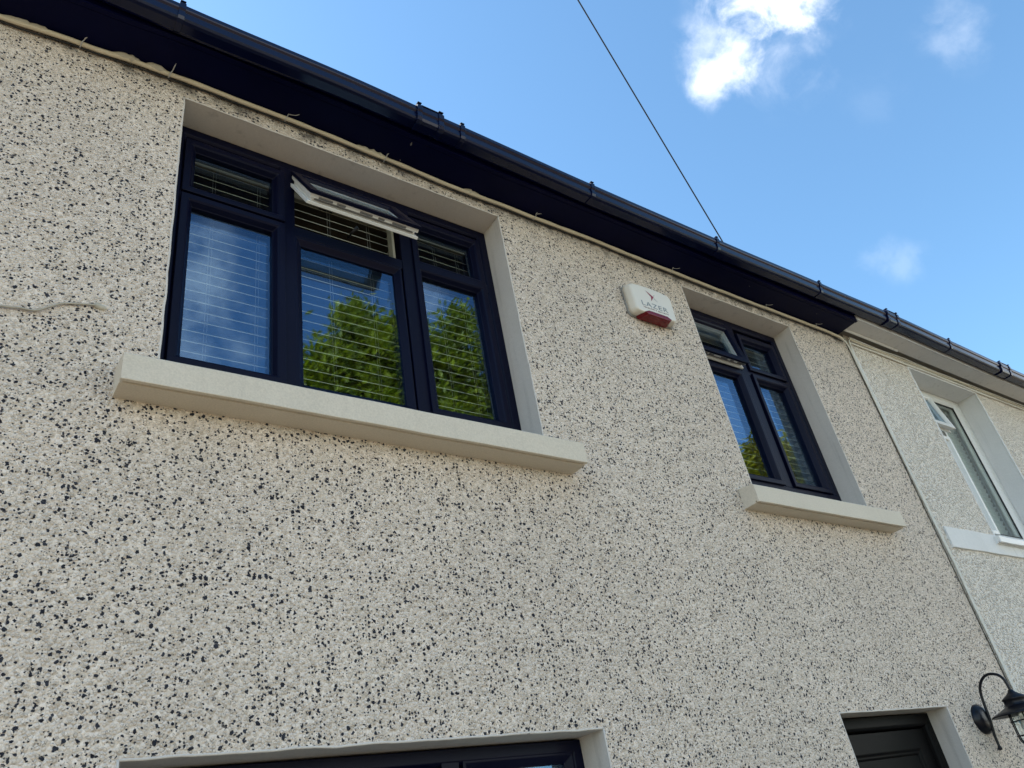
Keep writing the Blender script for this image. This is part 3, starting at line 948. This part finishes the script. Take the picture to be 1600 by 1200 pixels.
G = 'venetian blinds behind the navy windows'
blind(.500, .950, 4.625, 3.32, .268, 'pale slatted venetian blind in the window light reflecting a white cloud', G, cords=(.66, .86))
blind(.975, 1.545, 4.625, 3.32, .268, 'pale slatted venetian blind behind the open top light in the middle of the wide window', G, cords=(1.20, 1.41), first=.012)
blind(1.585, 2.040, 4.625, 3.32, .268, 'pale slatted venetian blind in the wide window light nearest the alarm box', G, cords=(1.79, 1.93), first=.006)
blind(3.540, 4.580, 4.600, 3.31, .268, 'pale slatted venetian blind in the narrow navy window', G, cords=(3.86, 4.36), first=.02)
blind(6.270, 7.350, 4.700, 3.29, .300, 'white venetian blind with closed slats in the neighbouring white window', None, cords=(6.5, 7.1), smat='slatw', tilt=R(-62), pitch=.043)
# white roller blind in the lower window
t = thing('roller_blind', 'white cloth roller blind behind the black lower window', 'blind', None, (1.77, .26, 1.2))
mb = MB()
mb.tube([(1.60, .258, 2.088), (1.935, .258, 2.088)], .012, 10)
hpart(mb, 'roller', M['curtain'], t)
mb = MB()
mb.sweepx([(.243, 2.088), (.2438, 2.088), (.2458, 1.2), (.245, 1.2)], [1.600, 1.930])
hpart(mb, 'cloth', M['curtain'], t)

# ------------------------------------------------------------------ cables
t = thing('eaves_cable', 'thick cream cable run along the wall just under the dark eaves', 'cable', None, (0, 0, 4.77))
cz = [(-2.6, 4.700), (-.9, 4.712), (-.217, 4.732), (.062, 4.758), (.30, 4.775), (.48, 4.786), (.77, 4.789), (1.062, 4.790), (1.40, 4.779), (1.764, 4.768), (2.20, 4.772), (2.634, 4.778), (3.2, 4.771), (3.728, 4.766), (4.5, 4.772), (5.10, 4.778), (5.24, 4.772), (5.34, 4.752)]
cf = curve(cz)
path = []
for x in frange(-2.6, 5.30, .035):
    path.append((x, -.020 + noise.noise(Vector((x * 5, 0, 0))) * .003, cf(x) - .004 + noise.noise(Vector((x * 3, 7, 0))) * .004))
mb = MB()
mb.tube(path, [.0105 + .0022 * noise.noise(Vector((p[0] * 11, 1, 5))) for p in path], 12)
hpart(mb, 'sheath', M['cable'], t)
mb = MB()   # thin second wire tucked behind the thick one
mb.tube([(p[0], -.009, p[2] - .014 + noise.noise(Vector((p[0] * 6, 3, 0))) * .006) for p in path], .0036, 6)
hpart(mb, 'thin_wire', M['black'], t)


def lump(mb, x0, x1, y, z, r, seed):
    """a smear of mortar: knobbly tube"""
    n = max(6, int((x1 - x0) / .012))
    pts, rs = [], []
    for i in range(n + 1):
        q = i / n
        x = x0 + (x1 - x0) * q
        pts.append((x, y + noise.noise(Vector((x * 30, seed, 0))) * .004, z(x) + noise.noise(Vector((x * 26, seed, 9))) * .006))
        rs.append(max(.002, r * math.sin(math.pi * min(1, max(0, q * .94 + .03))) ** .5 * (1 + .55 * noise.noise(Vector((x * 60, seed, 4))))))
    mb.tube(pts, rs, 9)


for i, (a, b, rr, dz) in enumerate([(.165, .275, .017, .004), (.29, .375, .018, .004), (-.22, -.05, .012, .006), (1.25, 1.42, .013, .005), (1.86, 1.96, .014, .004)]):
    mb = MB()
    lump(mb, a, b, -.022, lambda x: cf(x) + dz, rr, i * 3.1)
    hpart(mb, 'mortar_patch', M['mortar'], t)
for x, a in [(.062, 0), (.395, 1), (1.405, 0), (2.33, 2), (3.42, 3), (4.36, 3), (4.95, 3), (.90, 3)]:
    z = cf(x)
    mb = MB()
    pts = [(x - .008, -.004, z - .018), (x - .006, -.032, z - .012), (x, -.035, z + .004), (x + .002, -.036, z + .012)]
    if a == 0:
        mb.tube(smooth_path(pts + [(x + .006, -.055, z + .022), (x + .008, -.075, z + .024)]), .0022, 6)
        mb.tube(smooth_path([(x + .002, -.036, z + .012), (x + .02, -.06, z + .02), (x + .055, -.075, z + .018)]), .0020, 6)
    elif a == 1:
        mb.tube(smooth_path(pts + [(x + .006, -.075, z + .018), (x + .016, -.135, z + .022)]), .0024, 6)
    elif a == 2:
        mb.tube(smooth_path(pts + [(x + .006, -.06, z + .022)]), .0022, 6)
        mb.tube(smooth_path([(x + .002, -.036, z + .012), (x + .05, -.055, z + .020), (x + .095, -.075, z + .024)]), .0021, 6)
    else:
        mb.tube(smooth_path(pts + [(x + .012, -.05, z + .02)]), .0018, 6)
        mb.tube(smooth_path([pts[-1], (x + .03, -.045, z + .010), (x + .045, -.06, z + .008)]), .0015, 6)
    hpart(mb, 'cable_tie', M['tie'], t)

# cables where the two houses meet
t = thing('telephone_cable', 'pair of white cables running down the joint between the two houses', 'cable', None, (5.36, 0, 2.0))
base = [(5.20, -.018, 4.768), (5.285, -.020, 4.752), (5.325, -.022, 4.715), (5.338, -.020, 4.62), (5.345, -.018, 4.45), (5.352, -.016, 4.1), (5.360, -.016, 3.7), (5.366, -.016, 3.35), (5.364, -.018, 3.10), (5.372, -.018, 2.95), (5.366, -.016, 2.7), (5.368, -.016, 2.4), (5.362, -.016, 2.1), (5.366, -.016, 1.6), (5.366, -.016, .3)]
mb = MB()
mb.tube(smooth_path(base, 8), .0062, 8)
hpart(mb, 'sheath', M['cablew'], t)
mb = MB()
b2 = [(7.9, -.020, 4.752), (6.8, -.018, 4.757), (6.2, -.020, 4.760), (5.75, -.022, 4.763), (5.52, -.024, 4.772), (5.43, -.026, 4.782), (5.385, -.024, 4.768), (5.368, -.022, 4.72)] + [(x + .014, y - .001, z - .01) for x, y, z in base[3:]]
mb.tube(smooth_path(b2, 8), .0052, 8)
hpart(mb, 'sheath', M['cablew'], t)
t = thing('eaves_cable', 'thin white cables strung along the top of the white house under its soffit', 'cable', None, (8, 0, 4.75))
for k, (dy, dz, r) in enumerate([(-.016, -.012, .0075), (-.030, .004, .006), (-.036, .018, .0045)]):
    mb = MB()
    mb.tube([(x, dy + noise.noise(Vector((x * 3, k, 2))) * .005, 4.762 + dz + noise.noise(Vector((x * 2.2, k * 5, 4))) * .010) for x in frange(5.38, 12.0, .06)], r, 7)
    hpart(mb, 'sheath', M['cablew'] if k != 1 else M['cable'], t)
# cement fillet where pebbledash meets the painted wall
mb = MB()
pts = [(5.392 + noise.noise(Vector((0, 0, z * 5))) * .006, -.004, z) for z in frange(.2, 4.74, .03)]
mb.tube(pts, [.011 + .004 * noise.noise(Vector((z[2] * 20, 2, 2))) for z in pts], 7)
hpart(mb, 'joint_fillet', M['nplaster'], nb)
# short cable into the wall at the left
t = thing('wall_cable', 'short grey cable end fixed to the speckled wall left of the long sill', 'cable', None, (.1, 0, 3.42))
mb = MB()
mb.tube(smooth_path([(-1.6, -.007, 3.38), (-.6, -.007, 3.40), (-.2, -.007, 3.396), (-.004, -.007, 3.406), (.044, -.008, 3.413), (.088, -.008, 3.416), (.125, -.008, 3.444), (.160, -.007, 3.468), (.205, -.007, 3.480), (.250, -.006, 3.490), (.262, .004, 3.492)], 6), .0038, 8)
hpart(mb, 'sheath', M['cableg'], t)
mb = MB()
lump(mb, .245, .285, -.001, lambda x: 3.492, .011, 4.4)
hpart(mb, 'sealant', M['mortar'], t)

# overhead drop wire: from the eaves out over the garden to the left
A = Vector((4.075, -.125, 4.788))
B = A + Vector((-1.61, -.55, 1.26)) * 4.6
pts = []
for i in range(61):
    q = i / 60
    pts.append(A.lerp(B, q) + Vector((0, 0, -.03 * 4 * q * (1 - q))))
t = thing('overhead_wire', 'thin dark overhead wire slanting up from the eaves into the sky', 'wire', None, tuple(A))
mb = MB()
mb.tube(pts, .0044, 7)
hpart(mb, 'wire', M['wire'], t)
mb = MB()
mb.tube([tuple(A), (4.085, -.125, 4.800)], .006, 6)
hpart(mb, 'hook', M['metal'], t)

# ------------------------------------------------------------------ alarm box
t = thing('alarm_box', 'white wall alarm box with red lens beside the narrow window', 'alarm', None, (3.07, 0, 4.38))


def rrect(cx, cz, hw_t, hw_b, z0, z1, rad, arch, n=6):
    """outline: arched top, tapering sides, rounded corners; counter-clockwise"""
    pts = []
    cor = [(cx + hw_b, z0, -90), (cx + hw_t, z1, 0), (cx - hw_t, z1, 90), (cx - hw_b, z0, 180)]
    for px, pz, a0 in cor:
        sx = -1 if px > cx else 1
        sz = 1 if pz == z0 else -1
        for i in range(n + 1):
            a = R(a0 + 90 * i / n)
            x = px + sx * rad + rad * math.cos(a)
            z = pz + sz * rad + rad * math.sin(a)
            if sz < 0:
                z += arch * (1 - ((x - cx) / hw_t) ** 2)
            pts.append((x, z))
        if sz < 0 and sx < 0:      # arch points between the two top corners
            for i in range(1, 9):
                x = cx + hw_t - rad - (2 * (hw_t - rad)) * i / 9
                pts.append((x, z1 + arch * (1 - ((x - cx) / hw_t) ** 2)))
    return pts


def loft(mb, loops, mi=0, smooth=True):
    n0 = len(mb.v)
    k = len(loops[0][1])
    for y, lp in loops:
        mb.v += [(x, y, z) for x, z in lp]
    for i in range(len(loops) - 1):
        for q in range(k):
            j = (q + 1) % k
            a, b = n0 + i * k, n0 + (i + 1) * k
            mb.face((a + q, a + j, b + j, b + q), mi, smooth)
    mb.face([n0 + (len(loops) - 1) * k + q for q in range(k)], mi)
    mb.face([n0 + q for q in range(k)][::-1], mi)


ax, azc = 3.076, 4.37
mb = MB()
loft(mb, [(0.0, rrect(ax + .008, azc, .186, .182, 4.262, 4.478, .03, .016)), (-.012, rrect(ax + .008, azc, .186, .182, 4.262, 4.478, .03, .016))])
hpart(mb, 'back_plate', M['boxback'], t)
mb = MB()
loft(mb, [(-.0125, rrect(ax + .006, azc, .183, .179, 4.265, 4.474, .03, .016)), (-.036, rrect(ax + .003, azc, .180, .175, 4.266, 4.468, .03, .016)),
          (-.058, rrect(ax - .002, azc, .172, .165, 4.262, 4.460, .03, .015)), (-.068, rrect(ax - .004, azc, .166, .159, 4.262, 4.455, .028, .014)),
          (-.072, rrect(ax - .004, azc, .159, .152, 4.267, 4.449, .024, .013))])
cov = hpart(mb, 'cover', M['box'], t)
mb = MB()
lensf = [(ax - .095, 4.248), (ax + .092, 4.248), (ax + .110, 4.262), (ax + .076, 4.280), (ax - .078, 4.280), (ax - .112, 4.262)]
lensb = [(ax - .105, 4.252), (ax + .115, 4.252), (ax + .135, 4.266), (ax + .10, 4.283), (ax - .10, 4.283), (ax - .130, 4.266)]
loft(mb, [(-.006, lensb), (-.060, lensf), (-.0765, [(a * .96 + ax * .04, b * .9 + 4.264 * .1) for a, b in lensf])], smooth=False)
hpart(mb, 'red_lens', M['lens'], t, .004)


def text(body, size, x, y, z, mat, name, parent, stretch=1.0, width=None):
    cu = bpy.data.curves.new('letters', 'FONT')
    cu.body = body
    cu.size = size
    cu.extrude = .0004
    cu.space_character = 1.12
    cu.resolution_u = 3
    o = bpy.data.objects.new('letters', cu)
    COL.objects.link(o)
    dg = bpy.context.evaluated_depsgraph_get()
    me = bpy.data.meshes.new_from_object(o.evaluated_get(dg))
    COL.objects.unlink(o)
    bpy.data.objects.remove(o)
    ws = [v.co.x for v in me.vertices]
    k = stretch if width is None else width / (max(ws) - min(ws))
    x0_ = min(ws)
    for v in me.vertices:
        v.co = Vector(((v.co.x - x0_) * k + x, y - v.co.z, v.co.y + z))
    me.materials.clear()
    me.materials.append(mat)
    ob = bpy.data.objects.new(name, me)
    COL.objects.link(ob)
    ob.parent = parent
    off = Vector((0, 0, 0))
    q = parent
    while q:
        off += q.location
        q = q.parent
    ob.location = -off
    return ob


FY = -.0726
text('LAZER', .048, 2.962, FY, 4.312, M['inkgrey'], 'lettering', t, width=.212)
text('TELECOM & SECURITY', .0125, 2.966, FY, 4.294, M['inkdark'], 'lettering', t, width=.206)
mb = MB()   # emblem: red chevron with two grey ticks
yk = FY - .0004
n = len(mb.v)
mb.v += [(a, yk, b) for a, b in [(3.024, 4.437), (3.083, 4.402), (3.052, 4.364), (3.060, 4.397)]]
mb.face((n, n + 3, n + 2, n + 1), 0)
n = len(mb.v)
mb.v += [(a, yk, b) for a, b in [(3.083, 4.408), (3.094, 4.416), (3.092, 4.420), (3.080, 4.410)]]
mb.face((n, n + 1, n + 2, n + 3), 1)
n = len(mb.v)
mb.v += [(a, yk, b) for a, b in [(3.082, 4.394), (3.106, 4.372), (3.103, 4.371), (3.078, 4.391)]]
mb.face((n, n + 3, n + 2, n + 1), 1)
hpart(mb, 'emblem', [M['inkred'], M['inkgrey']], t, fix=False)

# ------------------------------------------------------------------ wall lantern
LX = 4.862
t = thing('wall_lantern', 'black swan-neck wall lantern with caged glass beside the door', 'lamp', None, (LX, 0, 2.0))
mb = MB()
seg = 28
for rr, y in ((.082, 0), (.082, -.012), (.070, -.020), (.060, -.032), (.030, -.036), (.0, -.036)):
    for k in range(seg):
        a = 2 * math.pi * k / seg
        mb.v.append((4.835 + rr * math.cos(a), y, 2.025 + rr * .95 * math.sin(a)))
for i in range(5):
    for k in range(seg):
        j = (k + 1) % seg
        mb.face((i * seg + k, i * seg + j, (i + 1) * seg + j, (i + 1) * seg + k), 0, True)
hpart(mb, 'back_plate', M['lamp'], t)
mb = MB()
mb.tube(smooth_path([(LX - .004, -.024, 1.872), (LX - .004, -.026, 1.934), (LX - .003, -.034, 1.99), (LX - .002, -.041, 2.046), (LX, -.044, 2.096), (LX, -.050, 2.145), (LX, -.064, 2.185), (LX, -.092, 2.216), (LX, -.125, 2.230), (LX, -.156, 2.227), (LX, -.186, 2.212), (LX, -.203, 2.184), (LX, -.208, 2.147), (LX, -.208, 2.120)], 6), .0075, 10)
mb.lathe(LX - .004, -.024, [(.0, 1.862), (.009, 1.864), (.012, 1.872), (.009, 1.882), (.0, 1.884)], 12)
hpart(mb, 'arm', M['lamp'], t)
HY = -.208
mb = MB()
mb.lathe(LX, HY, [(.0, 2.130), (.012, 2.130), (.017, 2.119), (.036, 2.104), (.062, 2.088), (.064, 2.082), (.058, 2.077), (.058, 2.054), (.066, 2.048), (.110, 2.028), (.144, 2.014), (.147, 2.007), (.142, 2.007), (.108, 2.022), (.058, 2.042), (.0, 2.048)], 32)
hpart(mb, 'hood', M['lamp'], t)
mb = MB()
mb.lathe(LX, HY, [(.057, 2.022), (.057, 1.90), (.049, 1.872), (.022, 1.858), (.0, 1.856)], 28)
hpart(mb, 'glass_jar', M['lampglass'], t)
mb = MB()
mb.lathe(LX, HY, [(.0, 2.04), (.014, 2.04), (.014, 1.99), (.024, 1.965), (.027, 1.94), (.020, 1.918), (.0, 1.91)], 20)
hpart(mb, 'bulb', M['bulb'], t)
mb = MB()
for k in range(6):
    a = 2 * math.pi * (k + .5) / 6
    ca, sa = math.cos(a), math.sin(a)
    mb.tube(smooth_path([(LX + .066 * ca, HY + .066 * sa, 2.026), (LX + .066 * ca, HY + .066 * sa, 1.90), (LX + .050 * ca, HY + .050 * sa, 1.866), (LX + .024 * ca, HY + .024 * sa, 1.848), (LX, HY, 1.845)], 4), .0034, 6)
for z in (1.975, 1.905):
    mb.tube([(LX + .066 * math.cos(2 * math.pi * k / 28), HY + .066 * math.sin(2 * math.pi * k / 28), z) for k in range(29)], .0034, 6, cap=False)
hpart(mb, 'cage', M['lamp'], t)

# ------------------------------------------------------------------ trees across the footpath (seen mirrored in the panes)
def tree(x, y, blobs, nleaf, mat, label, seed, trunk_top):
    rg = random.Random(seed)
    t = thing('tree', label, 'tree', 'trees facing the house', (x, y, 0))
    v, f = [], []
    for bx, by, bz, rx, ry, rz, wt in blobs:
        for c in range(int(nleaf * wt / 26)):
            # clump centre near the surface of the blob
            d = Vector((rg.gauss(0, 1), rg.gauss(0, 1), rg.gauss(0, 1))).normalized()
            q = rg.random() ** .38
            cc = Vector((bx + d.x * rx * q, by + d.y * ry * q, bz + d.z * rz * q))
            ax_ = (d + Vector((rg.uniform(-.6, .6), rg.uniform(-.6, .6), rg.uniform(-.9, .2)))).normalized()
            cs = rg.uniform(.10, .26)
            for k in range(26):
                p = cc + Vector((rg.gauss(0, cs), rg.gauss(0, cs), rg.gauss(0, cs * .7)))
                a = (ax_ + Vector((rg.uniform(-.8, .8), rg.uniform(-.8, .8), rg.uniform(-.8, .8)))).normalized()
                s_ = a.cross(Vector((rg.uniform(-1, 1), rg.uniform(-1, 1), rg.uniform(-1, 1)))).normalized()
                L = rg.uniform(.12, .24)
                wd = L * rg.uniform(.32, .5)
                n0 = len(v)
                nn = a.cross(s_) * (L * .12)
                v += [tuple(p - a * L * .5), tuple(p + s_ * wd * .5 + nn), tuple(p + a * L * .5), tuple(p - s_ * wd * .5 + nn)]
                f.append((n0, n0 + 1, n0 + 2, n0 + 3))
    me = bpy.data.meshes.new('crown')
    me.from_pydata(v, [], f)
    me.materials.append(mat)
    o = bpy.data.objects.new('crown', me)
    COL.objects.link(o)
    o.parent = t
    o.location = (-x, -y, 0)
    mb = MB()
    mb.tube([(x, y, 0), (x + .03, y, .5), (x - .05, y + .03, trunk_top * .5), (x + .05, y, trunk_top)], [.26, .19, .15, .09], 12)
    for bx, by, bz, rx, ry, rz, wt in blobs:
        z0 = trunk_top * rg.uniform(.4, .8)
        mb.tube(smooth_path([(x, y, z0), ((x + bx) / 2, (y + by) / 2, (z0 + bz) / 2 - .2), (bx, by, bz + rz * .4)], 5), [.07 - .0055 * i for i in range(11)], 7)
    hpart(mb, 'trunk', M['bark'], t)
    return t


tree(6.4, -8.4, [(6.4, -8.3, 8.3, 2.0, 1.1, 1.75, 1.0), (4.75, -8.1, 9.1, .45, .5, .55, .12), (5.05, -8.1, 9.7, .5, .5, .55, .13), (5.45, -8.0, 10.6, .34, .35, .75, .10), (5.9, -8.0, 10.1, .45, .5, .5, .12), (6.5, -8.1, 10.55, .42, .45, .85, .14), (7.15, -8.1, 10.3, .5, .5, .55, .13), (7.85, -8.0, 11.0, .36, .4, .85, .12), (8.2, -8.2, 9.8, .55, .6, .9, .2), (4.5, -8.1, 8.4, .6, .7, .8, .2), (8.8, -8.4, 8.6, .8, .8, .9, .22)],
     17000, M['leaf'], 'tall leafy green tree standing on the footpath opposite the wide window', 3, 8.5)
tree(18.2, -8.4, [(18.1, -8.3, 8.0, 2.0, 1.2, 1.7, 1.0), (17.05, -8.1, 9.8, .35, .4, .65, .10), (18.05, -8.1, 9.9, .45, .5, .65, .13), (18.8, -8.1, 9.9, .45, .5, .65, .13), (16.4, -8.2, 8.9, .6, .6, .7, .2), (19.6, -8.2, 9.4, .7, .7, .9, .22)],
     14000, M['leafy'], 'yellow green tree standing farther along the footpath', 9, 8.2)
